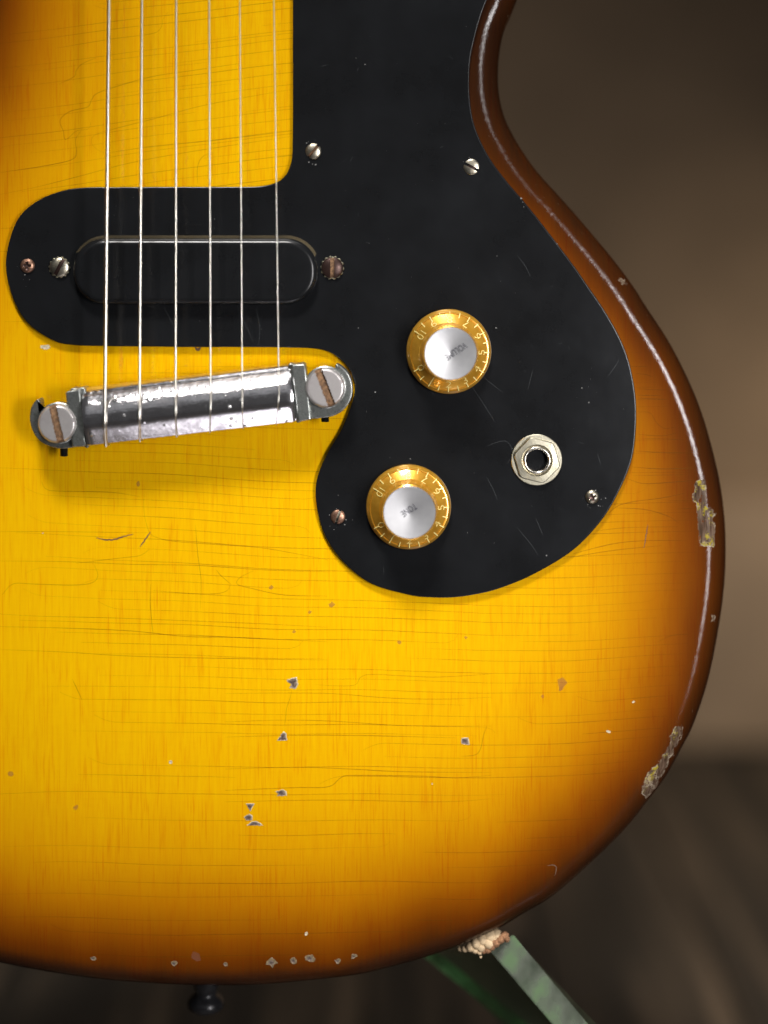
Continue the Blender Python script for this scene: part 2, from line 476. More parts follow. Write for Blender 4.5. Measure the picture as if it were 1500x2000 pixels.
# right-hand outline as sighted, from the waist down to the end button
right = [(1010, 0), (997, 34), (983, 67), (975, 112), (973, 151), (976, 190), (986, 230), (1000, 260), (1020, 294), (1050, 336), (1098, 389),
         (1140, 437), (1196, 504), (1238, 560), (1260, 595), (1308, 669), (1350, 752), (1378, 826), (1401, 912), (1411, 968), (1417, 1024), (1418, 1090),
         (1414, 1155), (1405, 1220), (1392, 1290), (1377, 1350), (1353, 1418), (1334, 1455), (1309, 1502), (1288, 1534), (1262, 1567),
         (1239, 1597), (1208, 1632), (1150, 1688), (1078, 1750), (1024, 1782), (974, 1812), (901, 1844), (825, 1870), (760, 1888), (699, 1902),
         (607, 1913), (515, 1921), (444, 1923), (370, 1922), (300, 1919), (200, 1911), (100, 1897), (0, 1878)]
left = [(-90, 1852), (-190, 1808), (-290, 1748), (-380, 1672), (-455, 1580), (-515, 1470), (-555, 1350), (-575, 1220), (-570, 1090), (-545, 960),
        (-490, 830), (-415, 700), (-325, 580), (-275, 470), (-235, 380), (-185, 290), (-130, 190), (-75, 90), (-55, -20), (-75, -140),
        (-150, -280), (-230, -420), (-280, -520), (-200, -580), (-100, -600), (120, -600), (373, -600), (650, -600), (860, -600), (960, -575), (1040, -510), (1085, -410),
        (1090, -300), (1070, -180), (1035, -70)]
OUT = smooth_curve(right + left, 4.0)
OUT = blur_closed(OUT, 6)
OUT = np.array([(X0 + (p[0] - X0) * 1.0125, Y0 + (p[1] - Y0) * 1.0125) for p in OUT])
R = 48.0           # rounded edge
TH = 230.0         # body thickness
N_IN = inward_normals(OUT)
nO = len(OUT)

wear_polys = [np.array([(1353, 938), (1378, 936), (1382, 989), (1396, 992), (1397, 1066), (1366, 1067), (1362, 1020), (1362, 992), (1355, 979)], float),
              np.array([(1150 + .2333 * a, 1350 + .2333 * b) for a, b in [(700, 290), (760, 270), (800, 260), (800, 340), (770, 420), (700, 560), (640, 680), (570, 830), (480, 920), (430, 860), (440, 760), (500, 660), (580, 570), (640, 470)]]),
              np.array([(1207, 545), (1217, 542), (1226, 556), (1212, 556)], float),
              np.array([(1390, 1200), (1399, 1202), (1397, 1216), (1389, 1214)], float),
              ]

def build_body():
    verts = []; faces = []; dist = []
    prof = [(0.0, -TH + R)]
    na = 14
    for k in range(na + 1):
        a = k / na * math.pi / 2
        prof.append((R * (1 - math.cos(a)), -R + R * math.sin(a)))
    # flat run-in ring just inside the round so that the edge keeps its shading
    prof.append((R + 4, 0.0))
    for ins, h in prof:
        for q in OUT + N_IN * ins:
            verts.append((q[0], q[1], h)); dist.append(ins)
    for r in range(len(prof) - 1):
        for i in range(nO):
            j = (i + 1) % nO
            faces.append((r * nO + i, r * nO + j, (r + 1) * nO + j, (r + 1) * nO + i))
    inner = OUT + N_IN * (R + 4)
    g = 14.0
    xs = np.arange(inner[:, 0].min(), inner[:, 0].max(), g); ys = np.arange(inner[:, 1].min(), inner[:, 1].max(), g)
    G = np.stack(np.meshgrid(xs, ys), -1).reshape(-1, 2)
    G = G[in_poly(G, inner[::2])]
    dG = dist_poly(G, OUT[::3])
    keep = dG > R + 4 + 6; G = G[keep]; dG = dG[keep]
    pts = [Vector(p) for p in inner] + [Vector(p) for p in G]
    edges = [(i, (i + 1) % nO) for i in range(nO)]
    v2, e2, f2, ov, oe, of = delaunay_2d_cdt(pts, edges, [], 1, 1e-4)
    base = (len(prof) - 1) * nO
    remap = {}
    for i, orig in enumerate(ov):
        o = orig[0] if orig else None
        if o is not None and o < nO: remap[i] = base + o
        else:
            remap[i] = len(verts); verts.append((v2[i][0], v2[i][1], 0.0))
            dist.append(dG[o - nO] if o is not None else R)
    for f in f2: faces.append(tuple(remap[i] for i in f))
    # back of the body
    nb = 6; last = 0
    b0 = len(verts)
    for k in range(1, nb + 1):
        a = k / nb * math.pi / 2
        for q in OUT + N_IN * (R * (1 - math.cos(a))):
            verts.append((q[0], q[1], -TH + R - R * math.sin(a))); dist.append(0.0)
    prev = 0
    for k in range(nb):
        cur = b0 + k * nO
        for i in range(nO):
            j = (i + 1) % nO
            faces.append((prev + j, prev + i, cur + i, cur + j))
        prev = cur
    faces.append([prev + i for i in range(nO)])
    V = np.array(verts)
    k = 1 / (1 - V[:, 2] / D)
    app = np.stack([X0 + (V[:, 0] - X0) * k, Y0 + (V[:, 1] - Y0) * k], 1)
    wear = np.full(len(V), 30.0)
    for P in wear_polys:
        lo, hi = P.min(0) - 30, P.max(0) + 30
        m = ((app > lo) & (app < hi)).all(1) & (V[:, 2] > -TH / 2)
        if not m.any(): continue
        d = dist_poly(app[m], P); d[in_poly(app[m], P)] *= -1
        wear[m] = np.minimum(wear[m], d + (4.5 if P[:, 1].min() > 1300 else 1.0))
    t_ = np.clip((470 - V[:, 1]) / 330, 0, 1); t_ = t_ * t_ * (3 - 2 * t_)
    dist = np.array(dist) * (1 - 0.80 * t_ * (V[:, 0] > 700))      # the spray is heavier round the waist
    wv = [W(*v) for v in verts]
    o = mk('body', wv, faces, M_LAC, guitar, sharp=60, attrs={'edge_dist': dist, 'wear': wear})
    return o
body = build_body()

# --- ribbons for hairlines
def ribbon(V, F, pts, w, h, taper=True):
    P = np.array(pts, float); n = len(P)
    T = np.gradient(P, axis=0); T /= np.linalg.norm(T, axis=1)[:, None] + 1e-9
    N = np.stack([-T[:, 1], T[:, 0]], 1)
    b = len(V)
    for i in range(n):
        k = 1.0
        if taper: k = min(1, 0.35 + 0.65 * min(i, n - 1 - i) / max(1, 0.25 * n))
        for s in (-1, 1):
            q = P[i] + N[i] * s * w * 0.5 * k
            V.append(W(q[0], q[1], h))
    for i in range(n - 1):
        F.append((b + 2 * i, b + 2 * i + 1, b + 2 * i + 3, b + 2 * i + 2))

inner_lim = (OUT + N_IN * 62)[::4]
def slope(x, y):
    if y < 380: return -0.11 + 0.00012 * (380 - y) * 0.3 - 0.05 * math.exp(-((x - 150) / 150) ** 2)
    if y < 720: return -0.09 + (y - 380) / 340 * 0.09
    s = 0.055 * math.exp(-((y - 1050) / 260) ** 2)
    if x > 950: s = -0.02 - 0.02 * math.sin((x - 950) / 130)
    return s + 0.012 * math.sin(x / 170 + y / 140)

def cracks():
    V = []; F = []
    y = -60.0
    while y < 1840:
        dens = 15 if y < 380 else 19 if y < 1180 else 22 if y < 1500 else 34
        y += dens * random.uniform(0.72, 1.28)
        x = random.uniform(-60, 200) if random.random() < 0.75 else random.uniform(200, 900)
        for seg in range(3):
            L = random.choice([450, 800, 1100, 1500, 1500]) * (0.7 if y > 1500 else 1)
            yy = y - (slope(400, y) * (400 - x))
            pts = []; ph = random.uniform(0, 6.28); ph2 = random.uniform(0, 6.28)
            nstep = int(L / 7)
            curl = random.random() < 0.42; cdir = random.choice([-1, 1]); camt = random.uniform(8, 24)
            curl0 = random.random() < 0.3; cdir0 = random.choice([-1, 1])
            for k in range(nstep):
                yy += 7 * (slope(x, yy) + 0.022 * math.sin(x / 95 + y / 330) + 0.016 * math.sin(x / 47 - y / 420 + 1) + 0.006 * math.sin(x / 60 + ph) + 0.004 * math.sin(x / 17 + ph2))
                off = 0
                if curl and k > nstep - 6: off += cdir * camt * ((k - nstep + 6) / 5.0) ** 1.7
                if curl0 and k < 6: off += cdir0 * 14 * ((6 - k) / 6.0) ** 1.7
                pts.append((x, yy + off)); x += 7 * (1 if not (curl and k > nstep - 4) else 0.45)
            A = np.array(pts); ok = in_poly(A, inner_lim)
            run = []
            wd = random.choice([0.6, 0.7, 0.8, 0.95])
            for p, g in zip(pts, ok):
                if g: run.append(p)
                else:
                    if len(run) > 4: ribbon(V, F, run, wd, 0.12)
                    run = []
            if len(run) > 4: ribbon(V, F, run, wd, 0.12)
            x += random.uniform(40, 260)
            if x > 1350: break
    # hairlines sighted one by one
    z7 = lambda L: [(a * .4267, 940 + b * .4267) for a, b in L]
    z8 = lambda L: [(a * .4267, b * .4267) for a, b in L]
    z6 = lambda L: [(440 + a * .3467, 1280 + b * .3467) for a, b in L]
    z4 = lambda L: [(1100 + a * .32, 480 + b * .32) for a, b in L]
    one = [z7([(660, 60), (658, 110), (664, 170), (685, 235), (720, 258), (800, 275), (1000, 290), (1200, 305), (1400, 340), (1500, 360)]),
           z7([(0, 230), (200, 230), (400, 232), (690, 236)]), z7([(190, 0), (210, 35), (270, 45), (500, 50), (640, 70)]),
           z7([(430, 380), (448, 430), (420, 465), (330, 475), (150, 470), (60, 470), (10, 520)]),
           z7([(1055, 470), (1010, 430), (990, 405)]), z7([(1055, 470), (1040, 500), (980, 515), (850, 512), (700, 500)]), z7([(1160, 410), (1100, 440), (1085, 470), (1150, 490), (1300, 520), (1500, 525)]),
           z7([(685, 310), (640, 340), (560, 350), (350, 375)]), z7([(690, 470), (688, 560), (700, 700)]), z7([(895, 200), (905, 330), (920, 450), (918, 580)]),
           z7([(0, 365), (300, 368), (600, 380), (900, 385), (1200, 405), (1500, 415)]), z7([(0, 608), (200, 618), (500, 625), (900, 640), (1200, 652), (1500, 668)]),
           z7([(0, 665), (300, 672), (600, 685), (850, 710), (1100, 715), (1500, 735)]), z7([(0, 770), (300, 782), (600, 800), (1000, 810), (1500, 818)]),
           z7([(330, 905), (350, 945), (375, 1000)]),
           z8([(415, 560), (405, 590), (350, 600), (300, 640), (290, 600), (275, 550), (320, 510), (400, 490), (418, 460), (440, 430), (520, 400), (700, 350), (900, 320), (1100, 290)]),
           z8([(480, 702), (440, 680), (418, 650), (440, 615), (560, 580), (700, 545), (900, 490), (1100, 450), (1330, 410)]),
           z8([(480, 702), (700, 670), (1000, 640), (1330, 600)]), z8([(0, 790), (200, 760), (330, 730), (350, 690), (345, 640), (370, 600)]),
           z8([(770, 55), (745, 90), (740, 120), (710, 150), (620, 165), (500, 180), (260, 220)]), z8([(440, 265), (380, 290), (350, 320), (340, 350), (270, 385)]),
           z8([(905, 840), (905, 760), (930, 715), (980, 700)]), z8([(0, 890), (150, 860), (350, 810), (600, 745), (900, 690), (1330, 625)]),
           z6([(375, 195), (365, 240), (345, 300), (340, 360), (330, 400)]), z6([(1475, 395), (1455, 450), (1440, 520), (1410, 560), (1330, 568)]),
           z6([(0, 215), (300, 212), (600, 215), (850, 235), (1050, 245), (1300, 245), (1500, 235)]), z6([(500, 165), (650, 172), (735, 165), (760, 125), (820, 107), (1000, 115), (1200, 122), (1500, 105)]),
           z6([(0, 375), (300, 365), (600, 370), (1000, 395), (1500, 398)]), z6([(0, 460), (400, 450), (800, 452), (1300, 465)]), z6([(0, 640), (400, 630), (700, 640), (1000, 655), (1500, 660)]),
           z6([(0, 760), (400, 745), (580, 740), (650, 690), (720, 676), (1100, 680), (1300, 690), (1500, 675)]), z6([(0, 825), (600, 815), (1200, 825), (1500, 808)]),
           z4([(440, 780), (500, 785), (545, 800)]), z4([(450, 872), (560, 878), (640, 880)]), z4([(450, 912), (600, 915)]), z4([(455, 930), (640, 938)]),
           z4([(455, 1015), (530, 1020), (570, 1080), (620, 1115), (690, 1105)]), z4([(445, 1150), (600, 1160), (700, 1140)]), z4([(440, 1180), (600, 1178), (740, 1185)]),
           z4([(440, 1252), (600, 1262), (770, 1265)]), z4([(420, 1350), (600, 1362), (800, 1355)]), z4([(390, 1420), (480, 1450), (600, 1448), (790, 1432)]),
           z4([(250, 1660), (330, 1590), (440, 1560), (600, 1540), (740, 1510)]), z4([(330, 1600), (500, 1610), (640, 1650), (700, 1690)]), z4([(200, 1740), (400, 1720), (700, 1715)]),
           z4([(60, 1880), (300, 1820), (500, 1800), (750, 1800)]), z4([(0, 1910), (300, 1860), (600, 1830)])]
    for L in one:
        ribbon(V, F, smooth_curve(L, 5, False), random.choice([0.9, 1.1, 1.2]), 0.2)
    o = sheet_up('lacquer_crack', V, F, M_CRACK, body, smooth=False, kind='stuff')
    o.visible_shadow = True
    return o
cracks()

# --- chips in the lacquer of the face: a pale lifted rim round bare wood
def blob(cx, cy, r, n=9, jag=0.3, e=1.0, ang=0.0):
    out = []
    for i in range(n):
        a = 2 * math.pi * i / n; q = r * random.uniform(1 - jag, 1 + jag)
        x, y = q * math.cos(a) * e, q * math.sin(a)
        out.append((cx + x * math.cos(ang) - y * math.sin(ang), cy + x * math.sin(ang) + y * math.cos(ang)))
    return out

def jagged(P, step=2.2, amp=0.55):
    out = []
    for i in range(len(P)):
        a, b = np.array(P[i], float), np.array(P[(i + 1) % len(P)], float)
        n = max(1, int(np.linalg.norm(b - a) / step))
        for k in range(n): out.append(tuple(a + (b - a) * k / n + rng.normal(0, amp, 2) * (k > 0)))
    return out

def chip(P, shrink=0.82, off=(-0.6, 0.4), name='paint_chip', rim=M_CHIPRIM, inner=M_CHIP):
    P = np.array(jagged(P)); c = P.mean(0); Q = c + (P - c) * shrink + np.array(off)
    n = len(P); V = [W(p[0], p[1], 0.05) for p in P] + [W(*(c + (p - c) * 0.93), 0.55) for p in P] + [W(p[0], p[1], 0.3) for p in Q]
    F = []; fm = []
    for r in range(2):
        for i in range(n):
            j = (i + 1) % n; F.append((r * n + i, r * n + j, (r + 1) * n + j, (r + 1) * n + i)); fm.append(0)
    c2 = Q.mean(0); K = c2 + (Q - c2) * rng.uniform(0.35, 0.8, (n, 1)) + rng.normal(0, 0.6, (n, 2)); core = 2
    V += [W(p[0], p[1], 0.2) for p in K]
    for i in range(n):
        j = (i + 1) % n; F.append((2 * n + i, 2 * n + j, 3 * n + j, 3 * n + i)); fm.append(1)
    F.append([3 * n + i for i in range(n)]); fm.append(core)
    return sheet_up(name, V, F, [rim, inner, inner if inner is rim else M_CHIPCORE], body, smooth=False, fmat=fm)

z6 = lambda L: [(440 + a * .3467, 1280 + b * .3467) for a, b in L]
for P in ([(345, 140), (375, 128), (405, 122), (412, 165), (395, 190), (360, 185), (375, 165), (350, 150)],
          [(325, 430), (345, 440), (348, 480), (290, 480), (305, 460)], [(1330, 465), (1370, 462), (1378, 503), (1330, 500)],
          [(280, 765), (320, 755), (345, 765), (348, 790), (290, 793), (298, 778)], [(115, 835), (165, 835), (140, 880)],
          [(105, 910), (135, 890), (155, 905), (155, 928), (115, 930)], [(120, 958), (150, 935), (180, 935), (215, 958)]):
    chip(z6(P))
for P in (blob(333, 1488, 3.5, 6, 0.3, 1.4), blob(1188, 1429, 3, 6, 0.3, 1.8, 0.4), blob(1237, 1371, 2.5, 6), blob(598, 1824, 4, 7, .3, .7),
          blob(844, 1531, 2, 5, .2, .7), blob(88, 677, 5, 7, .4, 1.6), blob(84, 1041, 1.2, 5)):
    chip(P, 0.4, rim=M_CHIPRIM, inner=M_CHIPRIM)
for P in (blob(1097, 1338, 9, 9, .5, 1.5, -0.9), blob(648, 1180, 5, 8, .4), blob(530, 1147, 4, 8, .4), blob(574, 1234, 3, 7), blob(605, 1195, 4, 8, .4),
          blob(780, 1255, 4, 8), blob(910, 1245, 3, 8), blob(148, 1577, 5, 8, .4), blob(1060, 1360, 4, 8, .4, .6), blob(383, 1868, 10, 9, .3), blob(20, 1512, 5, 8, .4), blob(270, 945, 5, 8, .3, .6)):
    n = len(P); sheet_up('paint_bruise', [W(p[0], p[1], 0.25) for p in P], [list(range(n))], M_SMUDGE, body, smooth=False)
for px, py, r in ((530, 1893, 8), (573, 1888, 6), (607, 1884, 8), (660, 1890, 5), (690, 1880, 5), (340, 1893, 5), (440, 1895, 4), (182, 1884, 4)):
    chip(blob(px, py - 12, r, 9, .4, 1.2), 0.6, rim=M_CHIPEDGE)
def gash(pts, w):
    V = []; F = []; P = smooth_curve(pts, 3, False) + rng.normal(0, 0.5, (len(smooth_curve(pts, 3, False)), 2)); ribbon(V, F, P, w, 0.3)
    sheet_up('lacquer_gash', V, F, M_GASH, body, smooth=False)
z7 = lambda L: [(a * .4267, 940 + b * .4267) for a, b in L]
gash(z7([(440, 258), (480, 267), (525, 266), (560, 256), (608, 242)]), 2.6)
gash(z7([(640, 300), (665, 265), (690, 232)]), 2.4)
gash([(1069, 1690), (1086, 1692), (1083, 1710)], 2.0)
gash([(1265, 1100 - 75), (1262, 1045), (1258, 1070)], 1.6)
gash([(382, 676), (386, 684), (392, 677)], 5)

# --- pickguard
guard = [(951, 0), (936, 42), (926, 80), (920, 108), (917, 140), (917, 182), (923, 230), (936, 269), (958, 311), (989, 353), (1034, 406), (1084, 470), (1126, 526), (1148, 558),
         (1180, 605), (1209, 656), (1228, 704), (1239, 755), (1243, 800), (1241, 854), (1233, 902), (1212, 954), (1177, 1014), (1119, 1075), (1040, 1123), (974, 1150),
         (930, 1161), (886, 1167), (840, 1167), (798, 1162), (723, 1139), (666, 1093), (631, 1038), (617, 976), (620, 932), (640, 884), (666, 840), (686, 791), (693, 756), (684, 725),
         (666, 703), (644, 688), (615, 681), (570, 679), (480, 678), (380, 678), (288, 677), (200, 676), (144, 674), (106, 666), (58, 635), (29, 592), (12, 532), (16, 479), (36, 426), (72, 393), (120, 373),
         (168, 366), (230, 365.5), (336, 365), (440, 365), (504, 364), (538, 357), (557, 343), (567, 322), (571, 296), (572, 213), (572, 100), (572, 0), (572, -120), (572, -240), (600, -290), (700, -300), (900, -300), (985, -260), (1005, -180), (985, -80)]
GUARD = smooth_curve([true_xy(a, b, 10) for a, b in guard], 5.0)
pickguard = plate('pickguard', GUARD, 0.3, 10.5, M_GUARD, guitar, bevel=2.2, nb=3, sharp=50)

V = []; F = []
sc = [[(915, 745), (945, 790), (965, 822)], [(925, 720), (955, 745), (980, 765)], [(950, 930), (965, 960), (970, 975)], [(1010, 1030), (1035, 1060), (1050, 1082)], [(990, 905), (1000, 880), (985, 860), (950, 870)],
      [(500, 600), (508, 640), (505, 675)], [(320, 598), (335, 625), (342, 640)], [(1185, 735), (1200, 715), (1208, 700)], [(1045, 1010), (1060, 1045)], [(1165, 885), (1172, 905)], [(1040, 720), (1030, 760)], [(465, 600), (490, 655), (497, 670)],
      [(1010, 500), (1025, 520), (1035, 540)]]
for L in sc: ribbon(V, F, smooth_curve(L, 5, False), 0.7, 10.62)
for k in range(55):
    x, y = random.uniform(20, 1230), random.uniform(0, 1150)
    a = random.uniform(0, 3.14); L = random.uniform(3, 18)
    p = np.array([[x, y], [x + L * math.cos(a), y + L * math.sin(a)]])
    if in_poly(p, GUARD[::2]).all() and not (140 < x < 630 and 450 < y < 595): ribbon(V, F, np.linspace(p[0], p[1], 5), random.uniform(0.3, 0.6), 10.62)
sheet_up('scratch', V, F, M_SCRATCH, pickguard, smooth=False, kind='stuff')
V = []; F = []
def speck(x, y, r, h=10.7):
    P = blob(x, y, r, 5, .4); b = len(V)
    for p in P: V.append(W(p[0], p[1], h))
    F.append([b + i for i in range(5)])
for (x, y) in [(1149, 785), (1066, 1083), (801, 895), (420, 428), (317, 589), (713, 127), (1135, 757), (970, 500), (1020, 395), (1017, 388), (1022, 404), (617, 322), (611, 321), (1087, 476), (968, 640), (700, 640), (733, 765)]:
    speck(x, y, random.uniform(0.8, 1.7))
for cx, cy, r0, r1, n in ((1157, 971, 15, 27, 12), (660, 1010, 15, 29, 10), (53, 519, 15, 32, 6), (612, 295, 17, 28, 4), (921, 326, 17, 28, 3)):
    for k in range(n):
        a = random.uniform(0, 6.28); r = r0 + (r1 - r0) * random.random() ** 1.4
        speck(cx + r * math.cos(a), cy + r * math.sin(a), random.choice([0.3, 0.4, 0.5, 0.8, 1.3]))
for k in range(120):
    x, y = random.uniform(20, 1230), random.uniform(0, 1150)
    if in_poly(np.array([[x, y]]), GUARD[::2])[0] and not (140 < x < 630 and 450 < y < 595): speck(x, y, random.uniform(0.25, 0.6))
sheet_up('dust', V, F, M_SPECK, pickguard, smooth=False, kind='stuff')

# --- screws
def slotted(name, cx, cy, r, base, dome, ang, mats, parent, sw=0.17, depth=3.5, flat=False, ragged=0.0, nx=28, label=None):
    """domed or flat slotted head; rows run along the slot so that its walls are clean"""
    w = sw * r
    ysr = [r * math.sin(a) for a in np.linspace(math.pi / 2 * 0.985, math.asin(min(1, w / r)) + 0.06, 12)]
    rows = [(y, 0) for y in ysr] + [(w, 0), (w * 0.86, 1), (0, 1), (-w * 0.86, 1), (-w, 0)] + [(-y, 0) for y in reversed(ysr)]
    top = base + dome
    def hgt(d):
        q = min(1, d / r)
        if flat: return base + dome * (1 - max(0, (q - 0.86) / 0.14) ** 2 * 0.55)
        return base + dome * math.sqrt(max(0, 1 - (q * 0.97) ** 2))
    V = []; F = []; fm = []
    ca, sa = math.cos(ang), math.sin(ang)
    for ri, (y, s) in enumerate(rows):
        half = math.sqrt(max(0.0, r * r - y * y))
        for i in range(nx + 1):
            x = -half * math.cos(math.pi * i / nx)
            yy = y
            if ragged and abs(y) <= w + 1e-6 and abs(y) > 0.1: yy = y + random.uniform(-1, 1) * ragged
            h = hgt(math.hypot(x, y)) - (depth if s else 0)
            V.append(W(cx + x * ca - yy * sa, cy - (x * sa + yy * ca), h))
    n = nx + 1
    for k in range(len(rows) - 1):
        slot = rows[k][1] or rows[k + 1][1]
        for i in range(nx):
            F.append((k * n + i, k * n + i + 1, (k + 1) * n + i + 1, (k + 1) * n + i)); fm.append(1 if slot else 0)
    # skirt down to the base
    loop = [k * n for k in range(len(rows))] + [(len(rows) - 1) * n + i for i in range(1, nx + 1)] + [k * n + nx for k in range(len(rows) - 2, -1, -1)] + [i for i in range(nx - 1, 0, -1)]
    b = len(V); kk = 1.0
    for li in loop:
        p = V[li]; V.append(Vector((p.x, -(base - 1.0) * S, p.z)))
    m = len(loop)
    for i in range(m):
        j = (i + 1) % m; F.append((loop[i], loop[j], b + j, b + i)); fm.append(0)
    return mk(name, V, F, mats, parent, sharp=40, fmat=fm, label=label)

def phillips(name, cx, cy, r, base, dome, ang, mats, parent, label=None):
    nr, na = 12, 48
    V = []; F = []; fm = []
    for k in range(nr + 1):
        q = k / nr
        for i in range(na):
            a = 2 * math.pi * i / na
            x, y = q * r * math.cos(a), q * r * math.sin(a)
            h = base + dome * math.sqrt(max(0, 1 - (q * .97) ** 2))
            arm = min(abs(x), abs(y)) < 0.16 * r and q < 0.58
            if arm: h -= 3.2 * (1 - q / 0.62)  + 0.8
            V.append(W(cx + x * math.cos(ang) - y * math.sin(ang), cy - x * math.sin(ang) - y * math.cos(ang), h))
    for k in range(nr):
        for i in range(na):
            j = (i + 1) % na
            f = (k * na + i, k * na + j, (k + 1) * na + j, (k + 1) * na + i)
            F.append(f)
            a = 2 * math.pi * (i + .5) / na; q = (k + .5) / nr
            fm.append(1 if (min(abs(math.cos(a)), abs(math.sin(a))) * q < 0.17 and q < 0.56) else 0)
    b = len(V)
    for i in range(na):
        p = V[nr * na + i]; V.append(Vector((p.x, -(base - 1) * S, p.z)))
    for i in range(na):
        j = (i + 1) % na; F.append((nr * na + i, nr * na + j, b + j, b + i)); fm.append(0)
    return mk(name, V, F, mats, parent, sharp=40, fmat=fm, label=label)

def star_washer(cx, cy, r, parent, teeth=14):
    P = []
    for i in range(teeth * 4):
        a = 2 * math.pi * i / (teeth * 4)
        q = r if i % 4 in (0, 1) else r * 0.91
        P.append((cx + q * math.cos(a), cy + q * math.sin(a)))
    return plate('star_washer', P, 10.4, 13.2, M_WASHER, parent, bevel=0.8, nb=1, smooth=False)

rad = math.radians
ss = [M_SCREW, M_RUST]
slotted('screw', *true_xy(612, 295, 15), 15.5, 10.6, 6, rad(50), ss, pickguard, label='slotted screw with rust in its slot')
slotted('screw', *true_xy(921, 326, 13), 15.5, 10.4, 4, rad(-28), [M_SCREW, M_SCREWDARK], pickguard, label='flat slotted screw beside the waist')
slotted('screw', *true_xy(660, 1010, 15), 14, 10.6, 5.5, rad(72), [M_SCREWRUST, M_SCREW], pickguard, label='brown slotted screw with a bright slot')
phillips('screw', *true_xy(1157, 971, 15), 13.5, 10.6, 7, rad(20), [M_SCREW, M_SCREWDARK], pickguard, label='bright cross head screw')
phillips('screw', *true_xy(53, 519, 15), 14, 10.6, 7, rad(0), [M_SCREWRUST, M_SCREWDARK], pickguard, label='copper brown cross head screw')

# --- pickup
def stadium(x0, x1, y0, y1, r, step=3.0):
    P = []
    for cx, cy, a0 in ((x1 - r, y0 + r, -90), (x1 - r, y1 - r, 0), (x0 + r, y1 - r, 90), (x0 + r, y0 + r, 180)):
        for k in range(0, 25):
            a = math.radians(a0 + 90 * k / 24); P.append((cx + r * math.cos(a), cy + r * math.sin(a)))
    Q = np.array(P); Q = np.vstack([Q, Q[:1]])
    seg = np.linalg.norm(np.diff(Q, axis=0), axis=1); s = np.concatenate([[0], np.cumsum(seg)])
    t = np.linspace(0, s[-1], int(s[-1] / step), endpoint=False)
    return np.stack([np.interp(t, s, Q[:, 0]), np.interp(t, s, Q[:, 1])], 1)
pickup = plate('pickup', stadium(147, 621, 466, 594, 61), 5.0, 34.0, M_PICKUP, guitar, bevel=13, nb=8, sharp=60, label='black oval pickup cover under the strings')
# groove with grime round the cover
Po = stadium(142, 626, 460, 598, 66); Pi = stadium(147.5, 620.5, 466.5, 593.5, 60.5)
m = min(len(Po), len(Pi))
def resam(P, m):
    Q = np.vstack([P, P[:1]]); seg = np.linalg.norm(np.diff(Q, axis=0), axis=1); s = np.concatenate([[0], np.cumsum(seg)])
    t = np.linspace(0, s[-1], m, endpoint=False); return np.stack([np.interp(t, s, Q[:, 0]), np.interp(t, s, Q[:, 1])], 1)
Po, Pi = resam(Po, 300), resam(Pi, 300)
Vg = [W(*p, 10.7) for p in Po] + [W(*p, 11.0) for p in Pi]
sheet_up('grime', Vg, [(i, (i + 1) % 300, 300 + (i + 1) % 300, 300 + i) for i in range(300) if Po[i][1] < 505 and 150 < Po[i][0] < 618], M_DIRT, pickup, smooth=False, kind='stuff')
star_washer(*true_xy(116, 522, 12), 21, pickup)
slotted('screw', *true_xy(116, 522, 16), 19, 13.2, 7, rad(62), [M_SCREW, M_SCREWDARK], pickup, sw=0.2, label='grey slotted pickup screw with toothed washer')
star_washer(*true_xy(649, 523, 12), 23.4, pickup)
slotted('screw', *true_xy(649, 523, 16), 21, 13.2, 8, rad(90), [M_SCREWDARK, M_RUST], pickup, sw=0.19, label='dark brown slotted pickup screw with orange rust')

# --- bridge
BA = math.radians(6.6); BC = true_xy(370, 790, 55)
def B(u, v, h):
    return W(BC[0] + u * math.cos(BA) - v * math.sin(BA), BC[1] - (u * math.sin(BA) + v * math.cos(BA)), h)
BHW, BH0, BH1 = 54.0, 14.0, 92.0
def bar_h(v):
    if v < -12: return 92 - 0.575 * (-12 - v - 7 * (1 - math.exp((v + 12) / 7.0)))
    q = min(1, (v + 12) / (BHW + 12))
    return 34 + 58 * math.sqrt(max(0, 1 - q ** 2.2))
def build_bar():
    prof = []
    for k in range(41):
        a = math.pi * k / 40; v = BHW * math.cos(a)
        prof.append((v, bar_h(v)))
    prof += [(-BHW - 1.5, bar_h(-BHW) - 3), (-BHW - 1.5, BH0 + 8), (-BHW + 8, BH0), (BHW - 8, BH0), (BHW, BH0 + 8)]
    us = list(np.linspace(-201, 201, 61)); n = len(prof); V = []; F = []
    for u in us:
        e = 1 - 0.03 * max(0, (abs(u) - 195) / 6)
        for v, h in prof: V.append(B(u, v * e, BH0 + (h - BH0) * e))
    for k in range(len(us) - 1):
        for i in range(n):
            j = (i + 1) % n; F.append((k * n + i, k * n + j, (k + 1) * n + j, (k + 1) * n + i))
    fm = [1 if prof[i % n][0] < -16 else 0 for i in range(len(F))]
    F.append(list(range(n))); F.append([(len(us) - 1) * n + i for i in range(n)]); fm += [0, 0]
    return mk('bridge', V, F, [M_CHROME, M_CHROME2], guitar, sharp=40, fmat=fm, label='pitted chrome wrap-over bridge bar')
bridge = build_bar()
def lug(P, name='lug'):
    Q = smooth_curve([true_xy(a, b, 55) for a, b in P], 1.6)
    Q = blur_closed(Q, 2)
    return plate(name, Q, 16, 60, M_LUG, bridge, bevel=2.4, nb=3, sharp=45)
lug([(138, 760), (150, 758.5), (166, 757), (168, 775), (175, 867), (160, 871), (140, 874), (120, 876), (97, 871), (78, 860), (65, 842), (59, 820), (61, 798), (70, 783), (76, 779), (79, 786), (80, 800), (86, 812), (105, 812), (125, 800), (137, 788)])
